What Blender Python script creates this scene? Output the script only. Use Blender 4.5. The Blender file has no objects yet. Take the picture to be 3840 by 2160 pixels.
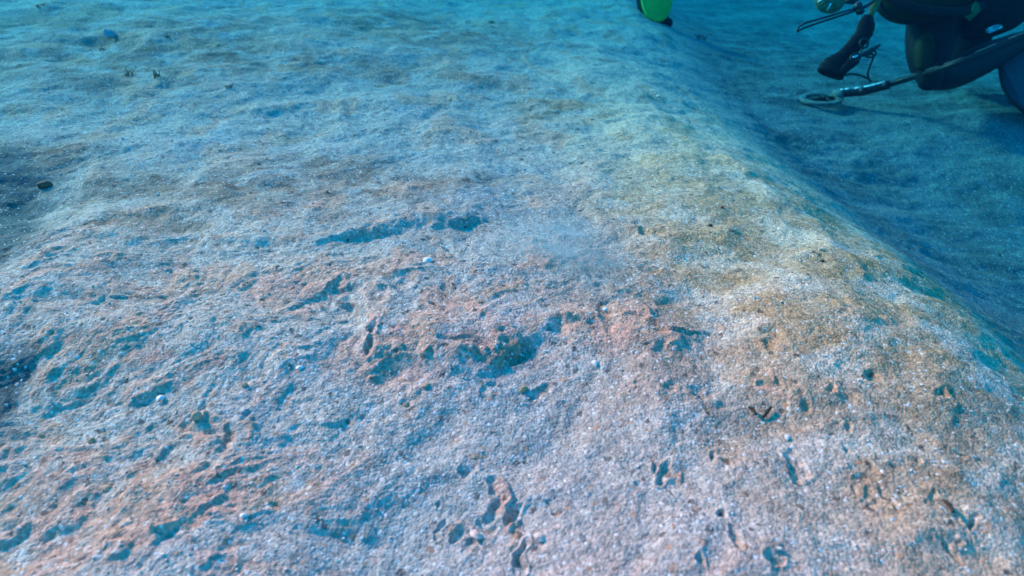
import bpy, bmesh, math, random
import numpy as np
from mathutils import Vector, Matrix, Euler

random.seed(7)
S = bpy.context.scene
COL = S.collection

# ------------------------------------------------------------------ camera
W, H_, F = 1024.0, 576.0, 610.0
CAM = np.array((0.0, 0.0, 0.55)); PITCH = math.radians(33)
cd = bpy.data.cameras.new('camera'); cam = bpy.data.objects.new('camera', cd); COL.objects.link(cam)
cam.location = CAM; cam.rotation_euler = (math.pi/2 - PITCH, 0, 0)
cd.sensor_width = 36; cd.lens = F/W*36; cd.clip_start = 0.02; cd.clip_end = 500
cd.dof.use_dof = True; cd.dof.focus_distance = 1.15; cd.dof.aperture_fstop = 4.0
S.camera = cam
# ------------------------------------------------------------------ world, sun, exposure
SUN_EL, SUN_AZ = math.radians(30), math.radians(145)      # azimuth measured from +x, anticlockwise: light from the back left
sun_dir = Vector((math.cos(SUN_EL)*math.cos(SUN_AZ), math.cos(SUN_EL)*math.sin(SUN_AZ), math.sin(SUN_EL)))
wd = bpy.data.worlds.new('World'); S.world = wd; wd.use_nodes = True
nt = wd.node_tree; bg = nt.nodes['Background']
sky = nt.nodes.new('ShaderNodeTexSky'); sky.sky_type = 'NISHITA'; sky.sun_disc = False
sky.sun_elevation = SUN_EL; sky.sun_rotation = math.pi/2 - SUN_AZ
mulw = nt.nodes.new('ShaderNodeMix'); mulw.data_type = 'RGBA'; mulw.blend_type = 'MULTIPLY'; mulw.inputs[0].default_value = 1
mulw.inputs[7].default_value = (0.02, 0.60, 0.84, 1)         # daylight after the metres of sea above the box
nt.links.new(sky.outputs[0], mulw.inputs[6]); nt.links.new(mulw.outputs[2], bg.inputs[0]); bg.inputs[1].default_value = 0.06
sl = bpy.data.lights.new('sun', 'SUN'); so = bpy.data.objects.new('sun', sl); COL.objects.link(so)
so.rotation_euler = sun_dir.to_track_quat('Z', 'Y').to_euler(); so.location = (0, 0, 5)
sl.energy = 5.0; sl.angle = math.radians(8.0); sl.color = (1.0, 0.078, 0.058)
S.view_settings.view_transform = 'Standard'; S.view_settings.look = 'None'
S.view_settings.exposure = 3.26; S.view_settings.gamma = 1
S.cycles.volume_bounces = 0; S.cycles.max_bounces = 4; S.cycles.caustics_reflective = False; S.cycles.caustics_refractive = False

# ------------------------------------------------------------------ numeric helpers
def _hash(ix, iy, s):
    h = (ix.astype(np.int64)*374761393 + iy.astype(np.int64)*668265263 + s*974634577) & 0xffffffff
    h = ((h ^ (h >> 13))*1274126177) & 0xffffffff
    h = ((h ^ (h >> 16))*2246822519) & 0xffffffff
    return ((h ^ (h >> 15)) & 0xffffff)/float(0xffffff)
def noise(x, y, s=0):
    """gradient noise about -1..1"""
    ix = np.floor(x); iy = np.floor(y); fx = x-ix; fy = y-iy
    u = fx*fx*fx*(fx*(fx*6-15)+10); v = fy*fy*fy*(fy*(fy*6-15)+10)
    def g(ax, ay):
        a = _hash(ix+ax, iy+ay, s)*2*math.pi
        return np.cos(a)*(fx-ax)+np.sin(a)*(fy-ay)
    return 1.5*((g(0,0)*(1-u)+g(1,0)*u)*(1-v)+(g(0,1)*(1-u)+g(1,1)*u)*v)
def fbm(x, y, s=0, n=4, gain=.5):
    t = np.zeros_like(x); a = 1.; k = 1.
    for i in range(n):
        t += a*noise(x*k, y*k, s+i*17); a *= gain; k *= 2.03
    return t
def sstep(a, b, x):
    t = np.clip((x-a)/(b-a), 0, 1); return t*t*(3-2*t)
cp, sp = math.cos(PITCH), math.sin(PITCH)
def ray(px, py):
    x = (px-W/2)/F; y = -(py-H_/2)/F
    return np.array((x, cp+y*sp, -sp+y*cp))
def P(px, py, d):
    """world point at view depth d on the line of sight of a pixel of the photograph"""
    return Vector(CAM+ray(px, py)*d)

# ------------------------------------------------------------------ terrain
def crest(y): return .680+.035*np.exp(-((y-1.15)/.45)**2)+.035*np.sin(y*1.7+.5)+.018*noise(y*3.3, y*0+.5, 5)+.007*noise(y*11, y*0+.5, 6)+.10*sstep(2.2, 3.6, y)
def macro(x, y):
    u = x-crest(y)
    left = np.maximum(-u, 0)
    w = .12
    sp_ = w*np.log1p(np.exp(np.clip(u/w, -40, 40)))
    D = .56-.26*sstep(1.3, 2.8, y)
    z = -D*(1-np.exp(-.90*sp_/D))+.052*(sstep(-.78, -.04, u)-1)*sstep(2.6, 1.6, y)
    z = z+.05*np.maximum(left-.4, 0)+.035*np.maximum(left-1.3, 0)
    z = z-.12*np.maximum(.75-y, 0)*sstep(.25, -.15, x)+.02*np.sin(x*2.1+y*1.3)*sstep(.3, 1.2, np.hypot(x, y))
    return z
def ground_px(px, py, f=None):
    f = f or macro
    d = ray(px, py); t = np.linspace(.3, 14, 6000)
    X = CAM[:, None]+d[:, None]*t
    hit = np.nonzero(X[2] < f(X[0], X[1]))[0]
    i = hit[0] if len(hit) else len(t)-1
    return X[0, i], X[1, i]
def polyline(pts): return np.array([ground_px(*p) for p in pts])
def sdist(x, y, pl):
    best = np.full(x.shape, 1e9); sg = np.ones_like(x); over = np.zeros_like(x); n = len(pl)-1
    for k, ((ax, ay), (bx, by)) in enumerate(zip(pl[:-1], pl[1:])):
        dx, dy = bx-ax, by-ay; L2 = dx*dx+dy*dy
        t0 = ((x-ax)*dx+(y-ay)*dy)/L2; t = np.clip(t0, 0, 1)
        ov = (np.maximum(-t0, 0)*(k == 0)+np.maximum(t0-1, 0)*(k == n-1))*math.sqrt(L2)
        d = np.hypot(x-ax-t*dx, y-ay-t*dy)
        c = dx*(y-ay)-dy*(x-ax)
        m = d < best
        best = np.where(m, d, best); sg = np.where(m, np.sign(c), sg); over = np.where(m, ov, over)
    return best*sg, over
# long low steps where the crust has slumped (upper side, lower side, height)
SC_A = polyline([(-60,268),(60,248),(130,247),(250,242),(330,238),(385,228),(420,221),(455,223)])
SC_A2 = polyline([(372,231),(400,226),(430,221),(452,222)])
SC_B = polyline([(352,322),(372,345),(388,364),(430,374),(480,374),(520,352),(560,336),(600,333),(640,338)])
SC_C = polyline([(640,338),(700,362),(742,385),(762,404),(800,414),(850,404),(900,425)])
SC_D = polyline([(-40,330),(30,318),(60,305),(110,300)])
SC_E = polyline([(340,290),(375,278),(410,285),(425,300)])
STEPS = [(SC_A, .009, .05), (SC_A2, .011, .05), (SC_B, .011, .05), (SC_C, .004, .04), (SC_D, .005, .05), (SC_E, .004, .04)]
# hollows: pixel, radii across/along the picture in metres, depth, tilt
HOLL = [(-6,205,.15,.22,.04,0),(160,560,.08,.03,.005,.5),(290,545,.06,.04,.006,.6),(205,500,.07,.03,.004,.6)]
# little pits and slots in the smooth sand
PITS = [(514,360,13,9,9),(564,337,16,9,10),(610,325,12,16,9),(660,355,9,7,6),(376,345,6,14,10),(372,352,8,10,8),
 (472,470,7,12,9),(492,500,9,14,13),(515,520,10,12,14),(485,520,8,12,10),(470,545,7,7,8),(435,505,5,5,6),(523,563,7,11,12),(450,527,6,5,6),(553,515,5,6,5),
 (646,466,4,9,8),(660,474,9,8,9),(717,461,5,9,9),(797,472,3,13,8),(700,565,7,9,9),(740,553,6,7,8),(845,428,4,8,6),(960,545,4,9,7),
 (727,524,6,6,8),(735,545,4,8,7),(774,560,7,9,9),(866,468,4,8,6),(845,455,4,6,5),(890,470,5,5,6),(890,492,5,6,6),(855,485,4,5,5),(865,470,4,5,5),
 (877,500,5,7,6),(919,467,5,6,7),(967,518,7,6,9),(895,507,5,5,7),(939,506,3,8,5),(878,387,6,6,8),(935,400,6,4,7),(800,412,10,6,8),(770,395,6,9,7),
 (822,395,6,5,6),(770,350,14,10,9),(815,262,12,6,6),(875,325,7,7,6),(840,310,8,5,5),(650,237,10,6,8),(645,275,12,6,8),(600,300,14,6,7),(560,270,10,6,5),
 (520,170,12,4,6),(480,112,8,4,6),(560,146,10,4,6),(560,138,9,4,6),(605,152,9,3,5),(348,120,8,4,5),(395,160,9,5,6),(400,285,14,8,11),(383,300,10,7,9),(345,290,8,8,7),
 (540,395,9,7,7),(490,395,8,6,6),(415,400,8,7,6),(700,400,9,9,6),(680,395,7,7,6),(640,393,6,7,6),(230,440,9,8,9),(190,425,10,6,7),(250,418,8,6,6),(110,232,8,4,5)]
PIT_W = []
for px, py, rx, ry, dmm in PITS:
    x0, y0 = ground_px(px, py); x1, y1 = ground_px(px+rx, py); x2, y2 = ground_px(px, py+ry)
    PIT_W.append((x0, y0, max(math.hypot(x1-x0, y1-y0), .006), max(math.hypot(x2-x0, y2-y0), .008), dmm*.001))
HOLL_W = [(*ground_px(px, py), a, b, d, t) for px, py, a, b, d, t in HOLL]
# crusted clumps that stand a little proud: pixel, half sizes in pixels, height mm
LUMPS = [(505,345,22,16,16),(480,362,26,8,14),(394,352,12,9,14),(425,360,10,7,9),(535,205,11,8,7),(560,138,12,4,9),(620,137,12,4,9),(520,120,9,4,6),(450,98,11,4,8),(478,98,10,4,8),
 (190,105,12,3,6),(240,108,12,4,6),(132,78,8,4,8),(157,80,6,4,7),(216,44,12,3,6),(187,278,16,9,16),(250,284,9,9,9),(97,300,8,13,11),(40,345,16,14,16),(45,375,10,9,9),(150,385,22,9,11),
 (199,416,6,8,14),(160,448,9,8,12),(200,438,13,9,12),(200,465,13,8,11),(250,425,8,10,9),(70,505,16,18,15),(20,525,14,14,16),(130,505,12,18,12),(215,508,15,12,12),(165,540,18,9,12),(110,555,22,10,14),
 (500,500,8,16,16),(520,540,12,10,12),(475,540,7,7,10),(680,478,7,6,8),(560,90,9,3,5),(630,235,15,8,8),(590,265,20,7,8),(650,330,12,9,9),(680,350,20,13,12),(720,335,9,8,8),(440,255,9,9,9),(435,238,9,6,8),
 (270,215,26,8,7),(330,205,30,8,8),(400,190,34,8,8),(150,215,26,6,7),(90,245,11,7,9),(120,265,14,8,10),(60,262,12,8,10),(330,290,12,8,8),(300,315,11,10,8),(240,335,12,9,8)]
LUMP_W = []
for px, py, rx, ry, hm in LUMPS:
    x0, y0 = ground_px(px, py); x1, y1 = ground_px(px+rx, py); x2, y2 = ground_px(px, py-ry)
    LUMP_W.append((x0, y0, math.hypot(x1-x0, y1-y0), math.hypot(x2-x0, y2-y0), hm*.001))
ROUGH_PX = [(0,470,.32),(150,430,.26),(60,330,.34),(230,330,.30),(330,290,.26),(430,300,.26),(520,290,.24),(600,320,.14),(200,520,.2),(90,560,.2)]
ROUGH_W = [(*ground_px(a, b), r) for a, b, r in ROUGH_PX]
# brown film of algae on the sand: pixel, half sizes
MATS = [(350,190,140,26),(60,150,60,22),(150,45,190,40),(420,30,120,20),(870,285,90,65),(480,190,45,22),(180,190,160,26),(320,175,120,22),(400,190,90,20),(130,225,110,14),(860,300,70,50),(935,325,55,40),(800,230,50,30),(780,330,40,30),(500,350,50,22),(250,60,190,18),(420,75,110,10),(60,20,90,18),(940,370,50,30),(560,110,70,14)]
MAT_W = []
for px, py, rx, ry in MATS:
    x0, y0 = ground_px(px, py); x1, y1 = ground_px(px+rx, py); x2, y2 = ground_px(px, py-ry)
    MAT_W.append((x0, y0, math.hypot(x1-x0, y1-y0), math.hypot(x2-x0, y2-y0)))

HOLLOW_SHADE_W = [(-1.10, 1.16, .46, .135), (-.735, .61, .15, .075)]   # two left-hand hollows, their shade painted into the sand colour
def terrain(x, y, full=False):
    x = np.asarray(x, float); y = np.asarray(y, float)
    z = macro(x, y)
    R = np.hypot(x, y)
    near = 1-sstep(5, 9, R)
    wx = x+.05*fbm(x*6, y*6, 3, 3); wy = y+.05*fbm(x*6, y*6, 9, 3)
    wx2 = x+.018*fbm(x*22, y*22, 31, 3); wy2 = y+.018*fbm(x*22, y*22, 39, 3)
    rough = np.zeros_like(x)
    for cx, cy, r in ROUGH_W: rough = np.maximum(rough, 1-sstep(.35, 1.05, np.hypot(wx-cx, wy-cy)/r))
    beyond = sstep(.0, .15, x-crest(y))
    rough = rough*(1-beyond)
    back = sstep(.9, 1.6, y)*(1-beyond)
    # broad swells and ripples
    z = z+.020*fbm(x*2.2, y*2.2, 51, 3)*(1-.4*beyond)
    rip = fbm(x*2.0+y*.6, y*7.0-x*1.5, 61, 3)
    z = z+rip*(.006+.006*sstep(.2, .7, x-crest(y)))*sstep(.8, 1.8, R)
    # steps
    crust = np.zeros_like(x)
    for pl, h, w in STEPS:
        d, ov = sdist(wx2*.6+wx*.4, wy2*.6+wy*.4, pl)
        near_ = near*(1-sstep(0, .14, ov))
        m = sstep(-w*.4, w*.4, d)*(1-sstep(.10, .45, d))*near_
        z = z+h*m
        crust = np.maximum(crust, .8*sstep(-.004, .01, d)*(1-sstep(.015, .07, d))*sstep(-.2, .35, fbm(x*20, y*20, 71, 2))*near_)
    for cx, cy, a, b, dep, t in HOLL_W:
        dx, dy = wx-cx, wy-cy; c, s = math.cos(t), math.sin(t)
        q = np.hypot((dx*c+dy*s)/a, (-dx*s+dy*c)/b)
        z = z-dep*np.exp(-(q*1.25)**2)
    lr = fbm(x*55, y*55, 81, 2); lc = sstep(-.5, .25, fbm(x*34, y*34, 83, 3))
    for cx, cy, a, b, dep in PIT_W:
        i = np.nonzero((np.abs(wx2-cx) < 2.4*a) & (np.abs(wy2-cy) < 2.4*b))[0]
        if not len(i): continue
        q = np.hypot((wx2[i]-cx)/a, (wy2[i]-cy)/b)
        z[i] += -.68*dep*(1-sstep(.0, 1.25, q))+.15*dep*np.exp(-((q-1.35)/.3)**2)
    for cx, cy, a, b, h in LUMP_W:
        i = np.nonzero((np.abs(wx2-cx) < 1.8*a) & (np.abs(wy2-cy) < 1.8*b))[0]
        if not len(i): continue
        q = np.hypot((wx2[i]*.75+wx[i]*.25-cx)/a, (wy2[i]*.75+wy[i]*.25-cy)/b)
        m = 1-sstep(.35, 1.15, q); mc = 1-sstep(.45, 1.5, q)
        z[i] += .50*h*m*(.8+.35*lr[i])
        crust[i] = np.maximum(crust[i], mc*(.5+.5*lc[i]))
    # clumpy crust
    b1 = fbm(wx*15, wy*21, 91, 4)
    k = .22+.78*rough
    m1 = sstep(.10, .55, b1)*near
    z = z+.0022*m1*k*(1-.75*beyond)
    crust = np.maximum(crust, sstep(.08, .5, b1)*(.06+.5*rough)*(1-beyond)*sstep(-.3, .35, fbm(x*5, y*5, 97, 2)+.45*rough))
    b2 = fbm(wx*46, wy*55, 101, 3)
    z = z+.0018*b2*(.4+rough*.6)*near
    crust = np.maximum(crust, sstep(-.05, .40, fbm(wx*5.5-wy*2.5, wy*7.5, 141, 3)+.3*fbm(x*40, y*40, 143, 2))*(.22+.78*rough)*(1-.75*sstep(.15, .5, x))*(1-beyond))
    crust = np.maximum(crust, .8*sstep(.18, .5, fbm(x*7, y*4.5, 163, 3))*back)
    z = z+.0075*fbm(wx*8, wy*9, 161, 2)*(1-beyond)*near+.006*fbm(x*9+y*5, y*19-x*9, 167, 3)*(.3+.7*sstep(-.3, .4, fbm(x*2, y*2, 171, 2)))*sstep(.05, .4, x-crest(y))*sstep(9, 4, R)
    # small holes peppered through the crust
    b3 = fbm(x*30, y*38, 107, 2)
    z = z-.0026*sstep(.5, .95, b3)*(.4+.5*rough+.4*back)*near
    # grains that stand proud
    z = z+.0005*noise(x*190, y*190, 111)*near+.0008*fbm(x*75, y*75, 117, 2)*near
    z = z+.0030*noise(x*38, y*46, 121)*(1-near*.55)
    if not full: return z
    weed = np.zeros_like(x)  # mask for the painted shade of the left-hand hollows
    for cx, cy, a, b in HOLLOW_SHADE_W: weed = np.maximum(weed, 1-sstep(.45, 1.08, np.hypot(((wx-cx)*.565-(wy-cy)*.825)/a, ((wx-cx)*.825+(wy-cy)*.565)/b)))
    warm = sstep(-.05, .42, wx+.06*(y-1))*sstep(3.0, 1.5, y)*(.65+.35*sstep(.50, .92, y))
    warm = np.maximum(warm, .45*(1-sstep(.3, .75, np.hypot(wx+.72, wy-.80))))
    mat = np.zeros_like(x)
    for cx, cy, a, b in MAT_W: mat = np.maximum(mat, 1-sstep(.3, 1.15, np.hypot((wx-cx)/a, (wy-cy)/b)))
    mat = mat*sstep(-.7, .25, fbm(x*8, y*11, 131, 4))
    return z, np.clip(crust, 0, 1), np.clip(mat, 0, 1), np.clip(warm, 0, 1), np.clip(weed, 0, 1), sstep(.03, .35, x-crest(y))  # weed: painted shade of the left-hand hollows
def Hxy(x, y): return float(terrain(np.array([x]), np.array([y]))[0])
def on_ground(px, py):
    x, y = ground_px(px, py, terrain); return Vector((x, y, Hxy(x, y)))

# ------------------------------------------------------------------ materials
def mat(name, color, rough=.7, spec=.3, metal=0, noise_scale=0, noise_amt=.3, bump=0, bump_scale=60):
    m = bpy.data.materials.new(name); m.use_nodes = True; n = m.node_tree; b = n.nodes['Principled BSDF']
    b.inputs['Roughness'].default_value = rough; b.inputs['Metallic'].default_value = metal
    b.inputs['Specular IOR Level'].default_value = spec
    b.inputs['Base Color'].default_value = (*color, 1)
    tc = n.nodes.new('ShaderNodeTexCoord')
    if noise_scale:
        nz = n.nodes.new('ShaderNodeTexNoise'); nz.inputs['Scale'].default_value = noise_scale; nz.inputs['Detail'].default_value = 5
        mr = n.nodes.new('ShaderNodeMapRange'); mr.inputs[1].default_value = .3; mr.inputs[2].default_value = .7
        mr.inputs[3].default_value = 1-noise_amt; mr.inputs[4].default_value = 1+noise_amt
        mx = n.nodes.new('ShaderNodeVectorMath'); mx.operation = 'SCALE'; mx.inputs[0].default_value = color
        n.links.new(tc.outputs['Object'], nz.inputs['Vector']); n.links.new(nz.outputs[0], mr.inputs[0])
        n.links.new(mr.outputs[0], mx.inputs['Scale']); n.links.new(mx.outputs[0], b.inputs['Base Color'])
    if bump:
        bz = n.nodes.new('ShaderNodeTexNoise'); bz.inputs['Scale'].default_value = bump_scale; bz.inputs['Detail'].default_value = 4
        bp = n.nodes.new('ShaderNodeBump'); bp.inputs['Strength'].default_value = bump; bp.inputs['Distance'].default_value = .01
        n.links.new(tc.outputs['Object'], bz.inputs['Vector']); n.links.new(bz.outputs[0], bp.inputs['Height']); n.links.new(bp.outputs[0], b.inputs['Normal'])
    return m
M = dict(
 neo=mat('black_neoprene', (.005,.006,.007), .75, .25, 0, 14, .4, .25, 90),
 nylon=mat('dark_nylon', (.0012,.007,.009), .8, .2, 0, 60, .4, .3, 250),
 olive=mat('olive_nylon', (.016,.022,.007), .8, .2, 0, 40, .35, .3, 200),
 rubber=mat('black_rubber', (.012,.012,.013), .5, .4, 0, 30, .3),
 web=mat('olive_webbing', (.12,.14,.05), .8, .2, 0, 120, .4, .4, 400),
 steel=mat('steel', (.62,.63,.64), .28, .5, 1, 30, .15),
 tube=mat('dark_carbon_tube', (.011,.011,.012), .5, .3, 0, 40, .3),
 tape=mat('reflective_tape', (.85,.87,.88), .35, .6, 0, 90, .1),
 brownband=mat('worn_brown_plastic', (.17,.17,.15), .6, .3, 0, 50, .4),
 yellow=mat('yellow_green_plastic', (.05,.13,.055), .5, .4, 0, 40, .25),
 green=mat('bright_green_fabric', (.10,.50,.06), .6, .3, 0, 30, .12, .25, 120),
 finb=mat('blue_grey_fin_rubber', (.03,.034,.045), .6, .4, 0, 12, .3),
 glass=mat('mask_glass', (.02,.03,.035), .08, .6),
 skin=mat('skin', (.42,.27,.2), .6, .3, 0, 30, .15),
 tank=mat('painted_tank', (.5,.5,.48), .4, .5, 0, 20, .15),
 shell=mat('white_shell', (.80,.76,.70), .45, .5, 0, 160, .15),
 grit=mat('shell_grit', (.58,.54,.48), .6, .3, 0, 160, .3),
 shellp=mat('pinkish_shell', (.70,.52,.42), .5, .4, 0, 160, .2),
 pebb=mat('rust_brown_pebble', (.22,.075,.04), .7, .3, 0, 90, .45, .3, 200),
 pebd=mat('dark_brown_pebble', (.06,.04,.03), .7, .3, 0, 120, .4, .3, 200),
 pebt=mat('tan_pebble', (.42,.30,.17), .8, .2, 0, 120, .35, .4, 200),
 chip=mat('orange_chip', (.62,.36,.22), .8, .2, 0, 150, .25, .3, 250),
 twig=mat('dark_twig', (.05,.035,.02), .8, .2, 0, 150, .4),
 alga=mat('brown_alga', (.30,.15,.07), .8, .2, 0, 80, .4),
 algad=mat('dark_green_alga', (.03,.04,.03), .8, .2, 0, 80, .4),
 pale=mat('pale_rim', (.34,.36,.37), .5, .4, 0, 120, .2),
)
def ground_material():
    m = bpy.data.materials.new('sea_sand'); m.use_nodes = True; n = m.node_tree; L = n.links; b = n.nodes['Principled BSDF']
    b.inputs['Roughness'].default_value = .85; b.inputs['Specular IOR Level'].default_value = .25
    tc = n.nodes.new('ShaderNodeTexCoord'); V = tc.outputs['Object']
    def nz(scale, detail=2, rough=.6):
        t = n.nodes.new('ShaderNodeTexNoise'); t.inputs['Scale'].default_value = scale; t.inputs['Detail'].default_value = detail; t.inputs['Roughness'].default_value = rough
        L.new(V, t.inputs['Vector']); return t.outputs[0]
    def rng(v, a, b_, c, d):
        r = n.nodes.new('ShaderNodeMapRange'); r.inputs[1].default_value = a; r.inputs[2].default_value = b_; r.inputs[3].default_value = c; r.inputs[4].default_value = d
        L.new(v, r.inputs[0]); return r.outputs[0]
    def mul(a, c):
        t = n.nodes.new('ShaderNodeMath'); t.operation = 'MULTIPLY'; L.new(a, t.inputs[0])
        if isinstance(c, float): t.inputs[1].default_value = c
        else: L.new(c, t.inputs[1])
        return t.outputs[0]
    def mix(f, a, c, mode='MIX'):
        t = n.nodes.new('ShaderNodeMix'); t.data_type = 'RGBA'; t.blend_type = mode
        if isinstance(f, float): t.inputs[0].default_value = f
        else: L.new(f, t.inputs[0])
        for s, v in ((6, a), (7, c)):
            if isinstance(v, tuple): t.inputs[s].default_value = (*v, 1)
            else: L.new(v, t.inputs[s])
        return t.outputs[2]
    def vor(scale):
        t = n.nodes.new('ShaderNodeTexVoronoi'); t.inputs['Scale'].default_value = scale; L.new(V, t.inputs['Vector']); return t
    def attr(name):
        t = n.nodes.new('ShaderNodeAttribute'); t.attribute_name = name; return t.outputs['Fac']
    c = mix(rng(nz(2.2, 4), .35, .65, 0, 1), (.37,.355,.315), (.45,.375,.325))
    c = mix(mul(attr('warm'), rng(nz(7, 4), .3, .7, .55, 1.0)), c, (.71,.505,.335))
    c = mix(mul(rng(nz(5.5, 5), .50, .66, 0, .65), rng(attr('warm'), 0, 1, 1, .25)), c, (.26,.32,.33))
    c = mix(mul(attr('mat'), rng(nz(14, 5), .3, .7, .45, 1.0)), c, mix(rng(attr('warm'), .3, .9, 0, 1), (.205,.125,.085), (.43,.235,.10)))
    crustc = mix(rng(nz(11, 3), .35, .65, 0, 1), (.58,.30,.22), (.53,.315,.20))
    crustc = mix(rng(attr('warm'), .5, 1, 0, .9), crustc, (.60,.38,.20))
    c = mix(mul(attr('crust'), rng(nz(120, 4), .30, .62, .58, .95)), c, crustc)
    c = mix(mul(attr('beyond'), .92), c, mix(rng(nz(4.5, 6), .40, .62, 0, 1), (.185,.21,.215), (.085,.11,.115)))  # floor beyond the crest: its lack of light painted as darker, bluer sand
    c = mix(mul(attr('weed'), rng(nz(40, 4), .3, .7, .8, 1.0)), c, (.022,.085,.09))  # shade of the left hollows, painted as a dark teal sand colour
    # individual grains: light, dark and rusty ones
    v1 = vor(310); sx = n.nodes.new('ShaderNodeSeparateColor'); L.new(v1.outputs['Color'], sx.inputs[0])
    v2 = vor(150); s2 = n.nodes.new('ShaderNodeSeparateColor'); L.new(v2.outputs['Color'], s2.inputs[0])
    g = n.nodes.new('ShaderNodeCombineColor')
    f1 = rng(sx.outputs[0], 0, 1, .70, 1.30)
    f2 = rng(s2.outputs[0], 0, 1, .84, 1.16)
    f3 = rng(nz(60, 4, .7), .3, .7, .80, 1.20)
    fm = mul(mul(f1, f2), f3)
    for i in range(3): L.new(fm, g.inputs[i])
    c = mix(1.0, c, g.outputs[0], 'MULTIPLY')
    c = mix(rng(sx.outputs[1], .972, .977, 0, .8), c, (.80,.76,.70))
    c = mix(rng(s2.outputs[1], .98, .985, 0, .7), c, (.07,.055,.045))
    c = mix(rng(s2.outputs[2], .975, .98, 0, .6), c, (.40,.20,.10))
    L.new(c, b.inputs['Base Color'])
    bp = n.nodes.new('ShaderNodeBump'); bp.inputs['Strength'].default_value = .5; bp.inputs['Distance'].default_value = .003
    hh = n.nodes.new('ShaderNodeMath'); hh.operation = 'ADD'; L.new(nz(240, 4, .7), hh.inputs[0]); L.new(mul(v1.outputs['Distance'], -1.0*90.0/90.0), hh.inputs[1])
    L.new(hh.outputs[0], bp.inputs['Height']); L.new(bp.outputs[0], b.inputs['Normal'])
    return m

# ------------------------------------------------------------------ ground sheet: fine near the place where the diver films, coarse far off
def build_ground():
    k = .0026
    th = [math.radians(22)]
    while th[-1] < math.radians(158): th.append(th[-1]+k)
    n_back = 120; a0, a1 = th[-1], math.radians(22)+2*math.pi
    th += [a0+(a1-a0)*i/n_back for i in range(1, n_back)]
    th = np.array(th)
    r = [.30]
    while r[-1] < 60: r.append(r[-1]*(1+k*(.72 if r[-1] < 5 else (5 if r[-1] < 12 else 16))))
    r = np.array(r); nt_, nr = len(th), len(r)
    T, Rr = np.meshgrid(th, r)
    X = (Rr*np.cos(T)).ravel(); Y = (Rr*np.sin(T)).ravel()
    Z, cr, mt, wm, wdk, by = terrain(X, Y, True)
    far = sstep(14, 60, np.hypot(X, Y)); Z = Z*(1-far)-.25*far
    co = np.column_stack((X, Y, Z))
    co = np.vstack((co, [[0, 0, float(terrain(np.array([0.]), np.array([0.]))[0])]]))
    i, j = np.meshgrid(np.arange(nr-1), np.arange(nt_), indexing='ij')
    j2 = (j+1) % nt_
    q = np.column_stack(((i*nt_+j).ravel(), ((i+1)*nt_+j).ravel(), ((i+1)*nt_+j2).ravel(), (i*nt_+j2).ravel()))
    jj = np.arange(nt_); tri = np.column_stack((np.full(nt_, nr*nt_), jj, (jj+1) % nt_))
    me = bpy.data.meshes.new('seabed')
    me.vertices.add(len(co)); me.vertices.foreach_set('co', co.ravel())
    loops = np.concatenate((q.ravel(), tri.ravel()))
    me.loops.add(len(loops)); me.loops.foreach_set('vertex_index', loops.astype(np.int32))
    st = np.concatenate((np.arange(len(q))*4, len(q)*4+np.arange(len(tri))*3)).astype(np.int32)
    me.polygons.add(len(st)); me.polygons.foreach_set('loop_start', st)
    me.update(calc_edges=True); me.polygons.foreach_set('use_smooth', np.ones(len(st), bool))
    for nm, v in (('crust', cr), ('mat', mt), ('warm', wm), ('weed', wdk), ('beyond', by)):  # weed carries the painted shade of the hollows
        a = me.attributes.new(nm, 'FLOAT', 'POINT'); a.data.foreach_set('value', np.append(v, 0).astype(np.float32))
    me.materials.append(ground_material())
    o = bpy.data.objects.new('seabed', me); COL.objects.link(o); o['kind'] = 'structure'
build_ground()

# ------------------------------------------------------------------ the water itself
def water():
    bm = bmesh.new(); bmesh.ops.create_cube(bm, size=1)
    bmesh.ops.scale(bm, vec=(130, 130, 2.55), verts=bm.verts); bmesh.ops.translate(bm, vec=(0, 0, -.375), verts=bm.verts)
    me = bpy.data.meshes.new('haze'); bm.to_mesh(me); bm.free()
    o = bpy.data.objects.new('haze', me); COL.objects.link(o); o['kind'] = 'stuff'
    m = bpy.data.materials.new('sea_water'); m.use_nodes = True; n = m.node_tree
    n.nodes.remove(n.nodes['Principled BSDF'])
    v = n.nodes.new('ShaderNodeVolumePrincipled')
    v.inputs['Color'].default_value = (.0003,.0045,.009,1); v.inputs['Density'].default_value = .85
    v.inputs['Absorption Color'].default_value = (.0,.80,.86,1); v.inputs['Anisotropy'].default_value = 0.2
    n.links.new(v.outputs[0], n.nodes['Material Output'].inputs['Volume'])
    me.materials.append(m)
water()

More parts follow.
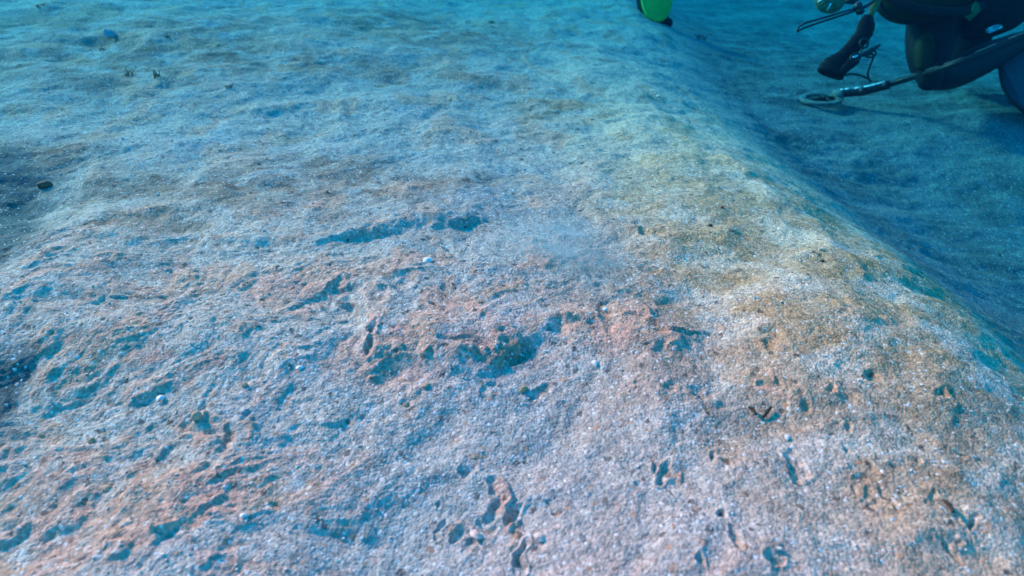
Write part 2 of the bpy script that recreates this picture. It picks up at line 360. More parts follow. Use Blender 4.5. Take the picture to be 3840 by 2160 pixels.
# ------------------------------------------------------------------ mesh helpers
def link(name, me, m, parent=None, smooth=True):
    o = bpy.data.objects.new(name, me); COL.objects.link(o)
    if m: me.materials.append(m)
    if smooth: me.polygons.foreach_set('use_smooth', np.ones(len(me.polygons), bool))
    if parent:
        o.parent = parent; o.matrix_parent_inverse = Matrix.Translation(-parent.location)
    return o
def from_bm(name, bm, m, parent=None, smooth=True):
    bmesh.ops.recalc_face_normals(bm, faces=bm.faces)
    me = bpy.data.meshes.new(name); bm.to_mesh(me); bm.free(); return link(name, me, m, parent, smooth)
def tag(o, label, cat, group=None):
    o['label'] = label; o['category'] = cat
    if group: o['group'] = group
    return o
def empty(name, loc, label, cat, group=None):
    o = bpy.data.objects.new(name, None); COL.objects.link(o); o.location = loc; o.empty_display_size = .05
    return tag(o, label, cat, group)
def tube(bm, pts, rad, seg=10, closed=False, flat=1.0, flat_dir=None):
    pts = [Vector(p) for p in pts]; n = len(pts)
    rad = rad if isinstance(rad, (list, tuple)) else [rad]*n
    rings = []; prev = None
    for i, p in enumerate(pts):
        a = pts[(i-1) % n] if (closed or i) else p; b = pts[(i+1) % n] if (closed or i < n-1) else p
        t = (b-a).normalized()
        if prev is None:
            u = t.orthogonal().normalized() if flat_dir is None else (flat_dir-t*flat_dir.dot(t)).normalized()
        else: u = (prev-t*prev.dot(t)).normalized()
        prev = u; w = t.cross(u)
        rings.append([bm.verts.new(p+rad[i]*(u*math.cos(2*math.pi*k/seg)+w*flat*math.sin(2*math.pi*k/seg))) for k in range(seg)])
    for i in range(n if closed else n-1):
        A, B = rings[i], rings[(i+1) % n]
        for k in range(seg): bm.faces.new((A[k], A[(k+1) % seg], B[(k+1) % seg], B[k]))
    if not closed: bm.faces.new(rings[0][::-1]); bm.faces.new(rings[-1])
def spline(pts, n=8):
    pts = [Vector(p) for p in pts]; out = []
    q = [pts[0]*2-pts[1]]+pts+[pts[-1]*2-pts[-2]]
    for i in range(1, len(q)-2):
        for s in range(n):
            t = s/n; a, b, c, d = q[i-1:i+3]
            out.append(.5*((2*b)+(c-a)*t+(2*a-5*b+4*c-d)*t*t+(3*b-a-3*c+d)*t**3))
    out.append(pts[-1]); return out
def ring_pts(c, u, v, ru, rv, n=24): return [c+u*ru*math.cos(2*math.pi*i/n)+v*rv*math.sin(2*math.pi*i/n) for i in range(n)]
def ellipsoid(bm, c, ax, rough=0, seed=0, sub=3, power=1.0):
    """ax: three Vectors of half axes"""
    r = bmesh.ops.create_icosphere(bm, subdivisions=sub, radius=1)
    rnd = random.Random(seed); ph = [rnd.uniform(0, 6.28) for _ in range(6)]
    for v in r['verts']:
        p = v.co.copy()
        if power != 1: p = Vector([math.copysign(abs(t)**power, t) for t in p])
        k = 1+rough*(math.sin(3*p.x+ph[0])*math.sin(2.6*p.y+ph[1])+.5*math.sin(5*p.z+ph[2]+2*p.x)+.35*math.sin(8*p.y+ph[3]+3*p.z))
        v.co = c+(ax[0]*p.x+ax[1]*p.y+ax[2]*p.z)*k
def plate(bm, outline, thick, nrm):
    f = bm.faces.new([bm.verts.new(p) for p in outline])
    r = bmesh.ops.extrude_face_region(bm, geom=[f])
    bmesh.ops.translate(bm, vec=nrm*thick, verts=[e for e in r['geom'] if isinstance(e, bmesh.types.BMVert)])
def skin(name, verts, edges, radii, m, parent, root=0, sub=2):
    me = bpy.data.meshes.new(name+'_tmp'); me.from_pydata([tuple(v) for v in verts], edges, []); o = bpy.data.objects.new(name+'_tmp', me); COL.objects.link(o)
    s = o.modifiers.new('s', 'SKIN'); s.use_smooth_shade = True
    for i, r in enumerate(radii):
        sv = me.skin_vertices[0].data[i]; sv.radius = r if isinstance(r, tuple) else (r, r); sv.use_root = i == root
    ss = o.modifiers.new('u', 'SUBSURF'); ss.levels = ss.render_levels = sub
    dg = bpy.context.evaluated_depsgraph_get(); dg.update()
    new = bpy.data.meshes.new_from_object(o.evaluated_get(dg)); new.name = name
    bpy.data.objects.remove(o); bpy.data.meshes.remove(me)
    return link(name, new, m, parent)
RIGHT = Vector((1, 0, 0)); UP = Vector((0, sp, cp)); BACK = Vector((0, cp, -sp)); Z = Vector((0, 0, 1))
def pxm(d): return d/F     # metres per photo pixel at depth d

# ------------------------------------------------------------------ the diver
def build_diver():
    KD = 1.08
    P = lambda px, py, dd: globals()['P'](px, py, dd*KD)
    root = empty('person', P(945, 95, 2.6), 'diver in a black wetsuit crouched over the lower sand, swinging a metal detector', 'person')
    V = []; E = []; Rd = []
    def j(px, py, d, r, prev=None):
        V.append(P(px, py, d)); Rd.append(tuple(t*KD for t in r) if isinstance(r, tuple) else r*KD); i = len(V)-1
        if prev is not None: E.append((prev, i))
        return i
    pel = j(978, -22, 2.58, (.155, .12))
    wst = j(962, -52, 2.55, (.145, .11), pel)
    chs = j(940, -92, 2.52, (.17, .125), wst)
    upc = j(928, -118, 2.50, (.15, .11), chs)
    nk = j(915, -138, 2.48, .06, upc)
    h0 = j(906, -152, 2.46, (.085, .095), nk); h1 = j(897, -168, 2.44, (.095, .11), h0); h2 = j(893, -184, 2.44, (.075, .085), h1)
    # near (left) leg
    a = j(940, -6, 2.44, .115, pel); b = j(931, 32, 2.40, .100, a); c = j(929, 62, 2.38, .083, b); d = j(934, 78, 2.38, .062, c)
    e = j(958, 72, 2.46, .066, d); f = j(985, 58, 2.55, .068, e); g = j(1020, 42, 2.68, .046, f); h = j(1044, 34, 2.76, .042, g); j(1056, 44, 2.78, .035, h)
    # far (right) leg
    a = j(985, 0, 2.70, .115, pel); b = j(968, 36, 2.72, .098, a); c = j(960, 60, 2.72, .082, b); d = j(962, 72, 2.73, .062, c)
    e = j(985, 60, 2.80, .066, d); f = j(1012, 46, 2.88, .066, e); g = j(1040, 40, 2.97, .046, f); h = j(1060, 40, 3.02, .042, g); j(1064, 52, 3.02, .035, h)
    # near arm down to the detector handle
    s = j(968, -118, 2.36, .072, upc); a = j(1000, -85, 2.30, .056, s); b = j(1038, -42, 2.20, .046, a); c = j(1052, -4, 2.14, .040, b); wl = j(1058, 14, 2.115, .029, c)
    # far arm stretched forward for balance
    s = j(900, -116, 2.66, .070, upc); a = j(872, -90, 2.74, .054, s); b = j(845, -66, 2.80, .045, a); c = j(818, -62, 2.74, .038, b); wr = j(804, -60, 2.70, .029, c)
    body = skin('body', V, E, Rd, M['neo'], root)
    # gloved hands, five fingers each
    def hand(wrist, fwd, side, curl):
        fwd = fwd.normalized(); side = (side-fwd*side.dot(fwd)).normalized(); nrm = fwd.cross(side)
        v = [wrist, wrist+fwd*.045, wrist+fwd*.085]; e = [(0, 1), (1, 2)]; r = [(.026, .018), (.036, .016), (.036, .013)]
        for k, (o, l) in enumerate(((-.030, .062), (-.010, .074), (.011, .078), (.031, .070))):
            base = wrist+fwd*.082+side*o; i0 = len(v); dcur = fwd.copy(); p = base
            v.append(p); r.append(.0095); e.append((2, i0))
            for q, part in enumerate((.45, .32, .23)):
                dcur = (Matrix.Rotation(curl*(.6+.35*q), 3, side) @ dcur); p = p+dcur*l*part; v.append(p); r.append(.009-.001*q); e.append((len(v)-2, len(v)-1))
        i0 = len(v); p = wrist+fwd*.03+side*.036; v.append(p); r.append(.012); e.append((1, i0))
        for q, part in enumerate((.032, .026)):
            p = p+(fwd*.8+side*.6+nrm*(.35 if curl > 0 else -.35)*(q+.5)).normalized()*part; v.append(p); r.append(.0105-.001*q); e.append((len(v)-2, len(v)-1))
        skin('hand', v, e, r, M['neo'], root)
    hand(V[wl], P(1062, 27, 2.10)-V[wl], RIGHT*-1+UP*.3, 1.0)
    hand(V[wr], P(780, -52, 2.62)-V[wr], UP, .35)
    # buoyancy vest: big soft olive lobe hanging below the chest
    bm = bmesh.new(); c = P(926, -18, 2.32); k = pxm(2.32)
    tl = math.radians(10)
    u = (RIGHT*math.cos(tl)+UP*math.sin(tl)); w = (UP*math.cos(tl)-RIGHT*math.sin(tl))
    ellipsoid(bm, c, (u*56*k, w*43*k, BACK*.13), .02, 4, 4, .92)
    vest = from_bm('buoyancy_vest', bm, M['olive'], root)
    bm = bmesh.new(); tube(bm, [c-BACK*.005+u*56.5*k*math.cos(t)+w*43.5*k*math.sin(t) for t in [2*math.pi*i/48 for i in range(48)]], .009, 8, True)
    from_bm('piping', bm, M['nylon'], vest)
    bm = bmesh.new(); ellipsoid(bm, P(958, -70, 2.38), (RIGHT*.13, UP*.19, BACK*.08), .03, 6, 3, .9)
    from_bm('vest_shoulder_panel', bm, M['olive'], vest)
    bm = bmesh.new(); tube(bm, spline([P(880, -8, 2.22), P(915, 8, 2.19), P(955, 12, 2.20), P(985, 6, 2.26)], 6), .018, 8, False, .25, UP)
    from_bm('waist_strap', bm, M['nylon'], vest)
    bm = bmesh.new(); tube(bm, [P(966, 18, 2.24), P(972, 12, 2.23), P(978, 6, 2.235)], .024, 8, False, .3, RIGHT)
    from_bm('buckle', bm, M['web'], vest)
    # thigh pocket, hip panel
    bm = bmesh.new(); ellipsoid(bm, P(1000, 8, 2.36), (RIGHT*.15+UP*.05, UP*.11, BACK*.10), .05, 9, 3, .85)
    from_bm('hip_pocket', bm, M['nylon'], root)
    bm = bmesh.new(); ellipsoid(bm, P(924, 52, 2.315), (RIGHT*.035+UP*.01, UP*.075, BACK*.03), .03, 3, 3, .75)
    from_bm('thigh_pocket', bm, M['olive'], root)
    bm = bmesh.new(); ellipsoid(bm, P(930, 76, 2.325), (RIGHT*.05, UP*.06, BACK*.03), .03, 5, 3, .8)
    from_bm('knee_pad', bm, M['nylon'], root)
    bm = bmesh.new(); c = P(993, 29, 2.245); tube(bm, ring_pts(c, (RIGHT+UP*.3).normalized(), (UP*.6-BACK*.7).normalized(), .020, .013, 20), .0035, 8, True)
    from_bm('belt_ring', bm, M['steel'], root)
    bm = bmesh.new(); tube(bm, [P(985, 31, 2.27), P(993, 28.5, 2.255), P(1001, 26, 2.27)], .012, 8, False, .3, UP); from_bm('belt_plate', bm, M['steel'], root)
    # tank on the back
    tk = bmesh.new(); ax0, ax1 = P(1030, -58, 2.62), P(982, -150, 2.55); dv = (ax1-ax0)
    prof = [(0, .04), (.01, .075), (.04, .087), (.80, .087), (.88, .075), (.94, .045), (.97, .02), (1.0, .02)]
    tube(tk, [ax0+dv*t*1.05 for t, _ in prof], [r for _, r in prof], 24); tank = from_bm('air_tank', tk, M['tank'], root)
    bm = bmesh.new(); e1 = ax0+dv*1.05; tube(bm, [e1, e1+dv.normalized()*.05], .024, 12); tube(bm, [e1+dv.normalized()*.03-RIGHT*.05, e1+dv.normalized()*.03+RIGHT*.05], .014, 10)
    from_bm('valve', bm, M['steel'], tank)
    # mask and mouthpiece
    bm = bmesh.new(); hc = P(885, -170, 2.37); tube(bm, ring_pts(hc, (RIGHT*.35+BACK*-.9).normalized().cross(UP).normalized(), UP, .085, .045, 24), .016, 10, True)
    mk = from_bm('mask', bm, M['rubber'], root)
    bm = bmesh.new(); ellipsoid(bm, hc, ((RIGHT*.35-BACK*.9).normalized().cross(UP).normalized()*.08, UP*.04, (RIGHT*.35-BACK*.9).normalized()*.012), 0, 0, 3); from_bm('lens', bm, M['glass'], mk)
    bm = bmesh.new(); ellipsoid(bm, P(884, -154, 2.34), (RIGHT*.035, UP*.032, BACK*.028), 0, 0, 3); rg = from_bm('mouthpiece', bm, M['rubber'], root)
    bm = bmesh.new(); tube(bm, spline([P(884, -154, 2.34), P(915, -128, 2.28), P(955, -150, 2.36), e1], 8), .012, 8); from_bm('air_hose', bm, M['rubber'], rg)
    # fins
    def fin(outline, d, heel):
        pts = [P(x, y, d+dd) for x, y, dd in outline]
        nrm = (pts[2]-pts[0]).cross(pts[4]-pts[0]).normalized()
        bm = bmesh.new(); plate(bm, pts, .012, nrm); o = from_bm('fin', bm, M['finb'], root, False)
        n = len(pts)
        bm = bmesh.new(); tube(bm, pts[:n//2+1], .011, 8); tube(bm, pts[n//2+1:], .011, 8); from_bm('side_rib', bm, M['rubber'], o)
        bm = bmesh.new(); tube(bm, [P(*heel), (pts[0]+pts[-1])*.5], [.05, .045], 12, False, .7); from_bm('foot_pocket', bm, M['rubber'], o)
    fin([(1001,52,0),(1000,62,-.03),(1001.5,74,-.08),(1004,86,-.13),(1012,100,-.20),(1026,112,-.26),(1046,116,-.28),(1062,108,-.24),(1068,90,-.15),(1066,70,-.06),(1058,54,0)], 2.65, (1058, 42, 2.76))
    fin([(1072,36,0),(1090,34,.02),(1110,38,.04),(1135,44,.06),(1160,56,.06),(1170,70,.05),(1160,82,.04),(1135,80,.03),(1110,72,.02),(1090,64,.01),(1074,58,0)], 2.98, (1058, 42, 3.0))
build_diver()

def build_detector():
    x, y = ground_px(819, 106, terrain); z = Hxy(x, y)
    c = Vector((x+.005, y+.01, z+.028)); dep = (c-Vector(CAM)).dot(BACK)
    root = empty('metal_detector', c, 'slim black metal detector with an open oval coil skimming the blue sand', 'metal detector')
    u = Vector((.98, .18, .05)).normalized(); v = Vector((-.18, .98, 0)).normalized(); n = u.cross(v)
    rx, ry = 18.5*dep/F, 17*dep/F
    bm = bmesh.new(); N = 48
    for i in range(N):
        pass
    prof = [(-.020, -.006), (.008, -.009), (.010, .006), (-.018, .008)]
    rings = []
    for i in range(N):
        t = 2*math.pi*i/N; rings.append([bm.verts.new(c+u*(rx+a)*math.cos(t)+v*(ry+a)*math.sin(t)+n*b) for a, b in prof])
    for i in range(N):
        A, B = rings[i], rings[(i+1) % N]
        for k in range(4): bm.faces.new((A[k], A[(k+1) % 4], B[(k+1) % 4], B[k]))
    bmesh.ops.bevel(bm, geom=bm.edges[:], offset=.002, segments=1, affect='EDGES')
    coil = from_bm('search_coil', bm, M['brownband'], root)
    bm = bmesh.new(); tube(bm, [c-u*rx, c+u*rx], .008, 8); from_bm('spoke', bm, M['tube'], coil)
    bm = bmesh.new(); tube(bm, [c+u*.3*rx-v*ry*.92, c+u*.3*rx+v*ry*.92], .007, 8); from_bm('spoke', bm, M['tube'], coil)
    hub = c+u*rx*.95
    bm = bmesh.new(); ellipsoid(bm, hub+n*.008, (u*.022, v*.03, n*.026), 0, 0, 2, .7); from_bm('coil_joint', bm, M['brownband'], root)
    A = hub+n*.014; pts = [A]
    for px, py, dd in ((868, 90.5, dep-.06), (905, 79.5, dep-.15), (950, 66, 2.36), (1000, 46, 2.31), (1050, 26, 2.28), (1085, 10, 2.25)): pts.append(P(px, py, dd))
    sm = spline(pts, 6)
    # lower section, thicker
    bm = bmesh.new(); tube(bm, sm[:10], [.012]+[.0165]*9, 14); low = from_bm('lower_tube', bm, M['tube'], root)
    bm = bmesh.new(); tube(bm, sm[9:], .0125, 14); shaft = from_bm('shaft', bm, M['tube'], root)
    off = (UP*.95-BACK*.3-RIGHT*.1).normalized()
    def strip(i0, i1, r, m, nm, par, h=.0178):
        seg = [sm[int(i0)].lerp(sm[min(int(i0)+1, len(sm)-1)], i0-int(i0))]+[sm[k] for k in range(int(i0)+1, int(i1)+1)]
        e = sm[int(i1)].lerp(sm[min(int(i1)+1, len(sm)-1)], i1-int(i1)); seg.append(e)
        bm = bmesh.new(); tube(bm, [p+off*h for p in seg], r, 8, False, .45, off.cross((seg[-1]-seg[0]).normalized())); from_bm(nm, bm, m, par)
    strip(.4, 1.1, .008, M['tape'], 'reflective_strip', low); strip(1.5, 2.3, .011, M['tape'], 'reflective_strip', low)
    strip(3.4, 4.5, .010, M['tape'], 'reflective_strip', low); strip(5.2, 8.8, .010, M['tape'], 'reflective_strip', low)
    for a, b in ((10.5, 13.5), (14.4, 16.5), (17.3, 19.5), (21.0, 23.5), (25, 28)): strip(a, b, .004, M['brownband'], 'wrapped_cable', shaft, .0145)
    for k in (5, 9):
        bm = bmesh.new(); t = (sm[k+1]-sm[k]).normalized(); tube(bm, [sm[k]-t*.014, sm[k]+t*.014], .019, 14); from_bm('clamp_collar', bm, M['rubber'], root)
    bm = bmesh.new(); tube(bm, [P(1058, 24, 2.28), P(1064, 8, 2.26), P(1068, -4, 2.25)], .016, 10); from_bm('hand_grip', bm, M['rubber'], root)
    bm = bmesh.new(); ellipsoid(bm, P(1085, 8, 2.25), (RIGHT*.06, UP*.045, BACK*.035), 0, 0, 3, .6); from_bm('control_box', bm, M['brownband'], root)
build_detector()

# ------------------------------------------------------------------ gear hanging below the diver's chest
def build_gear():
    D = 2.15; k = pxm(D)
    sh = empty('tool_sheath', P(865, 20, D), 'long dark ribbed sheath hanging on an olive strap, its wide end just above the sand', 'tool sheath')
    bm = bmesh.new(); tube(bm, spline([P(884, -60, D+.10), P(880, -20, D), P(876.5, 2, D), P(872, 12, D), P(869.5, 22, D)], 6), [.013]*18+[.010]*7, 10, False, .3, RIGHT)
    from_bm('hanging_strap', bm, M['web'], sh)
    prof = [(871,17,4.0),(868,20,7.0),(866.5,25,8.6),(865,31,8.4),(862,37,8.0),(857,42,7.6),(853,47,7.4),(848,52,7.4),(844,57,7.8),(839,62,10.0),(834,67,12.2),(831,72,13.6),(829.5,75,13.2)]
    rnd = random.Random(3); pts = []; rad = []
    for (x0, y0, r0), (x1, y1, r1) in zip(prof[:-1], prof[1:]):
        for s in range(4):
            t = s/4; pts.append(P(x0+(x1-x0)*t, y0+(y1-y0)*t, D)); rad.append((r0+(r1-r0)*t)*k*(1+.05*math.sin(len(pts)*1.9)))
    pts.append(P(829.5, 75.5, D)); rad.append(8*k)
    bm = bmesh.new(); tube(bm, pts, rad, 20, False, .55, RIGHT); from_bm('sheath_body', bm, M['nylon'], sh)
    bm = bmesh.new(); tube(bm, spline([P(858, 56, D-.03), P(855, 60, D-.03), P(848, 66, D-.03), P(840, 74, D-.02)], 5), [.010]*4+[.017]*6+[.015]*6, 12, False, .5, RIGHT)
    from_bm('side_sleeve', bm, M['nylon'], sh)
    # clip
    cl = empty('bolt_snap', P(866, 50, D-.04), 'small metal bolt snap clipped to rings beside the dark sheath', 'clip')
    bm = bmesh.new(); tube(bm, ring_pts(P(864, 43.5, D-.03), RIGHT, UP, 4.0*k, 4.4*k, 20), .0042, 8, True); from_bm('ring', bm, M['rubber'], cl)
    bm = bmesh.new(); tube(bm, [P(880, 44.5, D-.04), P(876, 47.5, D-.04), P(872, 50, D-.04), P(863, 54.5, D-.04), P(860, 56, D-.04)], [.004, .006, .009, .0075, .005], 10); from_bm('snap_body', bm, M['rubber'], cl)
    bm = bmesh.new(); tube(bm, spline([P(874, 49.5, D-.045), P(876, 54, D-.045), P(872, 57, D-.045), P(866, 56.5, D-.045), P(867, 53, D-.045)], 5), .0032, 8); from_bm('snap_hook', bm, M['rubber'], cl)
    bm = bmesh.new(); tube(bm, ring_pts(P(855.5, 57.5, D-.04), (RIGHT+UP*.5).normalized(), (UP-RIGHT*.5).normalized(), 4.8*k, 3.4*k, 20), .005, 8, True); from_bm('ring', bm, M['rubber'], cl)
    bm = bmesh.new(); ellipsoid(bm, P(855.5, 56.5, D-.05), (RIGHT*2.8*k+UP*1.0*k, UP*1.5*k, BACK*.004), 0, 0, 3); from_bm('steel_tab', bm, M['steel'], cl)
    cd_ = bmesh.new(); tube(cd_, spline([P(862, 47, D-.03), P(861.5, 53, D-.03), P(864, 56, D-.035), P(872, 54, D-.04), P(873, 58, D-.04), P(870, 66, D-.03), P(868, 73, D-.02), P(868.5, 78, D-.01), P(871, 82, D)], 7), .0035, 8)
    tube(cd_, spline([P(839, 75, D), P(846, 75, D-.01), P(853, 74, D-.015), P(862, 76, D-.015), P(868.3, 79, D-.01)], 7), .0035, 8)
    tag(from_bm('cord', cd_, M['rubber']), 'thin dark cord trailing from the metal snap down to the sand', 'cord')
    # wrist lanyard
    ln = empty('lanyard', P(858, 11, D), 'black cord loop with a round knot, sticking out left of the hanging sheath', 'lanyard')
    dd = D-.02
    loop = spline([P(855, 11, dd), P(838, 16.5, dd), P(818, 23, dd+.01), P(803, 28.5, dd+.02), P(798.2, 31.2, dd+.02), P(797.4, 29.6, dd+.02), P(800, 26, dd+.02), P(806, 22.8, dd+.01), P(822, 18.2, dd), P(840, 12.8, dd), P(856, 8.5, dd)], 7)
    bm = bmesh.new(); tube(bm, loop, .0038, 8); from_bm('cord_loop', bm, M['rubber'], ln)
    bm = bmesh.new(); ellipsoid(bm, P(858, 6.5, dd), (RIGHT*4.2*k, UP*4.6*k, BACK*.014), .06, 2, 3); ellipsoid(bm, P(860, 11, dd), (RIGHT*4.6*k, UP*3.6*k, BACK*.013), .06, 5, 3); from_bm('knot', bm, M['rubber'], ln)
    bm = bmesh.new(); tube(bm, spline([P(860, 9, dd), P(868, 5, dd), P(874, 0, dd), P(882, -14, dd+.05), P(886, -50, dd+.1)], 6), .0062, 8); from_bm('tether', bm, M['rubber'], ln)
    # yellow-green spare regulator
    D2 = 2.35; q = pxm(D2); c = P(830, -2, D2)
    rg = empty('spare_regulator', c, 'yellow green ribbed spare regulator dangling at the top edge left of the diver', 'regulator')
    bm = bmesh.new(); ellipsoid(bm, c, ((RIGHT*15+UP*3)*q, (UP*15-RIGHT*3)*q, BACK*.03), 0, 0, 4, .95); cov = from_bm('cover', bm, M['yellow'], rg)
    for i in range(9):
        a = math.radians(150+i*17)
        p0 = c+(RIGHT*math.cos(a)*9+UP*math.sin(a)*9)*q-BACK*.027; p1 = c+(RIGHT*math.cos(a)*14.2+UP*math.sin(a)*14.2)*q-BACK*.010
        bm = bmesh.new(); tube(bm, [p0, (p0+p1)*.5-BACK*.004, p1], .0035, 6); from_bm('rib', bm, M['yellow'] if i % 3 else M['tape'], cov)
    bm = bmesh.new(); tube(bm, spline([P(840, -1, D2), P(848, 0.5, D2-.01), P(856, -3, D2-.02), P(872, -20, D2), P(905, -60, D2+.05)], 6), [.008]*5+[.012]*20, 10); from_bm('hose', bm, M['rubber'], rg)
    bm = bmesh.new(); tube(bm, [P(846, 1.5, D2-.12), P(852, 0, D2-.12), P(860, -6, D2-.1)], [.008, .016, .016], 10); from_bm('hose_end', bm, M['rubber'], rg)
build_gear()

# ------------------------------------------------------------------ green pouch on the far ridge
def build_pouch():
    g = on_ground(655, 22); d = (g-Vector(CAM)).dot(BACK); k = pxm(d)
    root = empty('gear_pouch', g, 'bright green rounded pouch with a black back, standing on the far sand ridge', 'pouch')
    c = P(656.5, -1, d); n = (-BACK+Vector((.10, 0, .12))).normalized(); u = RIGHT; v = (Z-n*n.dot(Z)).normalized(); u = v.cross(n).normalized()
    def outline(s, N=56):
        o = []
        for i in range(N):
            t = 2*math.pi*i/N; x, y = math.cos(t), math.sin(t)
            x = math.copysign(abs(x)**.85, x); y = math.copysign(abs(y)**.85, y)
            sk = -.12*min(y, 0)*-1 if x < 0 else .10*min(y, 0)
            o.append((s*15.6*k*(x*(1+.12*y)+sk*.5), s*(23.5*k)*y))
        return o
    bm = bmesh.new(); rings = []
    for s, h in ((1.0, -.012), (1.03, .0), (1.02, .010), (.97, .014), (.94, .009), (.88, .012), (.6, .022), (.3, .027)):
        rings.append([bm.verts.new(c+u*a+v*b+n*h) for a, b in outline(s)])
    for A, B in zip(rings[:-1], rings[1:]):
        for i in range(len(A)): bm.faces.new((A[i], A[(i+1) % len(A)], B[(i+1) % len(A)], B[i]))
    bm.faces.new(rings[0][::-1]); bm.faces.new(rings[-1])
    face = from_bm('front_panel', bm, M['green'], root)
    sw = [(-4.0, -.5), (-2.5, 1.6), (0, 2.6), (4, 3.2), (8.5, 4.4)]
    bm = bmesh.new(); tube(bm, spline([c+u*a*k+v*b*k+n*.024 for a, b in sw], 6), [.002]+[.0042]*22+[.003, .0015], 6); from_bm('raised_swoosh', bm, M['green'], face)
    bm = bmesh.new(); tube(bm, spline([c+u*a*k+v*b*k+n*.023 for a, b in ((2, 1.5), (3.5, -3), (4, -8))], 6), .0025, 6); from_bm('stitched_crease', bm, M['green'], face)
    bm = bmesh.new(); rings = []
    for s, h in ((.95, -.013), (1.0, -.03), (.98, -.065), (.85, -.08), (.4, -.085)):
        rings.append([bm.verts.new(c-u*1.6*k*(1 if h < -.02 else .3)+v*2.5*k+u*a+v*b+n*h) for a, b in outline(s)])
    for A, B in zip(rings[:-1], rings[1:]):
        for i in range(len(A)): bm.faces.new((A[i], A[(i+1) % len(A)], B[(i+1) % len(A)], B[i]))
    bm.faces.new(rings[0][::-1]); bm.faces.new(rings[-1]); from_bm('back_panel', bm, M['nylon'], root)
    f = on_ground(668, 25)
    bm = bmesh.new(); tube(bm, [P(662, 14, d+.03), P(665, 20, d+.01), f+Z*.01, f+RIGHT*.02-Z*.004], [.02, .026, .03, .012], 10, False, .7); from_bm('bottom_strap', bm, M['nylon'], root)
build_pouch()

# ------------------------------------------------------------------ shells, pebbles, twigs, weed
def pebble(px, py, w, hgt, m, label, seed, cat='pebble', name='pebble', group='loose pebbles on the sand'):
    g = on_ground(px, py); d = (g-Vector(CAM)).dot(BACK); k = pxm(d)
    bm = bmesh.new(); a = w*.5*k; ellipsoid(bm, Vector((0, 0, 0)), (Vector((a, a*.2, 0)), Vector((-a*.15, a*.8, 0)), Z*a*hgt), .13, seed, 3)
    o = from_bm(name, bm, m); o.location = g+Z*a*hgt*.35; tag(o, label, cat, group); return o
def shell(px, py, w, rot, m, label, tilt=.35):
    g = on_ground(px, py); d = (g-Vector(CAM)).dot(BACK); a = w*.5*pxm(d)
    bm = bmesh.new(); N, Q = 22, 7; top = []; rows = []
    for i in range(N+1):
        t = -1.25+2.5*i/N; row = []
        for q in range(Q+1):
            s = q/Q; rr = a*1.7*s*(1+.03*math.cos(i*math.pi)); hh = a*.55*math.sin(min(s*1.15, 1)*math.pi*.93)*(math.cos(t*.95))**.6*(1+.06*math.cos(i*math.pi))
            row.append(Vector((rr*math.sin(t)*.8, rr*math.cos(t)-a*.8, max(hh, 0))))
        rows.append(row)
    vv = [[bm.verts.new(p) for p in r] for r in rows]; vb = [[bm.verts.new(p-Z*a*.08) for p in r] for r in rows]
    for i in range(N):
        for q in range(Q):
            bm.faces.new((vv[i][q], vv[i+1][q], vv[i+1][q+1], vv[i][q+1])); bm.faces.new((vb[i][q], vb[i][q+1], vb[i+1][q+1], vb[i+1][q]))
        bm.faces.new((vv[i][Q], vv[i+1][Q], vb[i+1][Q], vb[i][Q]))
    bmesh.ops.remove_doubles(bm, verts=bm.verts, dist=a*.01)
    o = from_bm('shell', bm, m); o.location = g+Z*a*.25; o.rotation_euler = (tilt, .1, rot); tag(o, label, 'shell', 'shell pieces on the sand'); return o
def twig(px0, py0, px1, py1, r, m, label, name='twig', lift=(.003, .006), cat='twig', bend=.0012):
    a = on_ground(px0, py0); b = on_ground(px1, py1); a.z += lift[0]; b.z += lift[1]
    mid = (a+b)*.5+Vector((bend, bend, bend)); bm = bmesh.new(); p = spline([a, mid, b], 6); tube(bm, p, [r*(.5+.5*math.sin(.4+2.4*i/len(p))) for i in range(len(p))], 8)
    return tag(from_bm(name, bm, m), label, cat)
def tuft(px, py, w, h, n, m, label, seed):
    rnd = random.Random(seed); g = on_ground(px, py); d = (g-Vector(CAM)).dot(BACK); k = pxm(d)
    bm = bmesh.new()
    for i in range(n):
        b = g+Vector((rnd.uniform(-.5, .5)*w*k*.7, rnd.uniform(-.5, .5)*w*k*.7, -.003)); hh = h*k*rnd.uniform(.45, 1.0)
        e = Vector((rnd.uniform(-1, 1), rnd.uniform(-1, 1), 0))*hh*.6
        p = spline([b, b+Z*hh*.5+e*.3, b+Z*hh*rnd.uniform(.55, .95)+e], 4); tube(bm, p, [max(.0012, .08*h*k*(1-.75*q/len(p))) for q in range(len(p))], 6, False, .5)
    return tag(from_bm('weed_tuft', bm, m), label, 'seaweed', 'scraps of weed on the sand')
pebble(45, 187, 12, .75, M['pebb'], 'rust brown angular pebble beside the dark hollow', 11)
pebble(523, 391, 9, .8, M['pebt'], 'tan rounded pebble below the crumbling orange ledge', 12)
pebble(710, 226, 4, .7, M['pebd'], 'tiny dark brown oval pebble on the pale ridge flank', 13)
pebble(722, 208, 3.5, .7, M['pebb'], 'tiny reddish pebble just up the ridge from the dark oval one', 14)
pebble(822, 262, 4, .7, M['pebd'], 'small dark pebble in the brown film near the ridge crest', 15)
pebble(92, 442, 7, .8, M['pebt'], 'pale tan pebble among the pink crumbs of the near slope', 17)
pebble(107, 489, 9, .6, M['chip'], 'orange oblong stone beside the pink slab', 18)
pebble(197, 418, 11, .9, M['chip'], 'knobbly orange stone on top of the near crumbly bank', 19)
pebble(245, 386, 6, .7, M['pebt'], 'grey tan flake at the edge of the near crumbly bank', 20)
pebble(491, 22, 5, .5, M['pebt'], 'small pebble far up the sand near the top edge', 21)
pebble(425, 386, 8, .35, M['chip'], 'flat pale orange chip lying on smooth sand', 22, 'stone chip', 'stone_chip', 'loose pebbles on the sand')
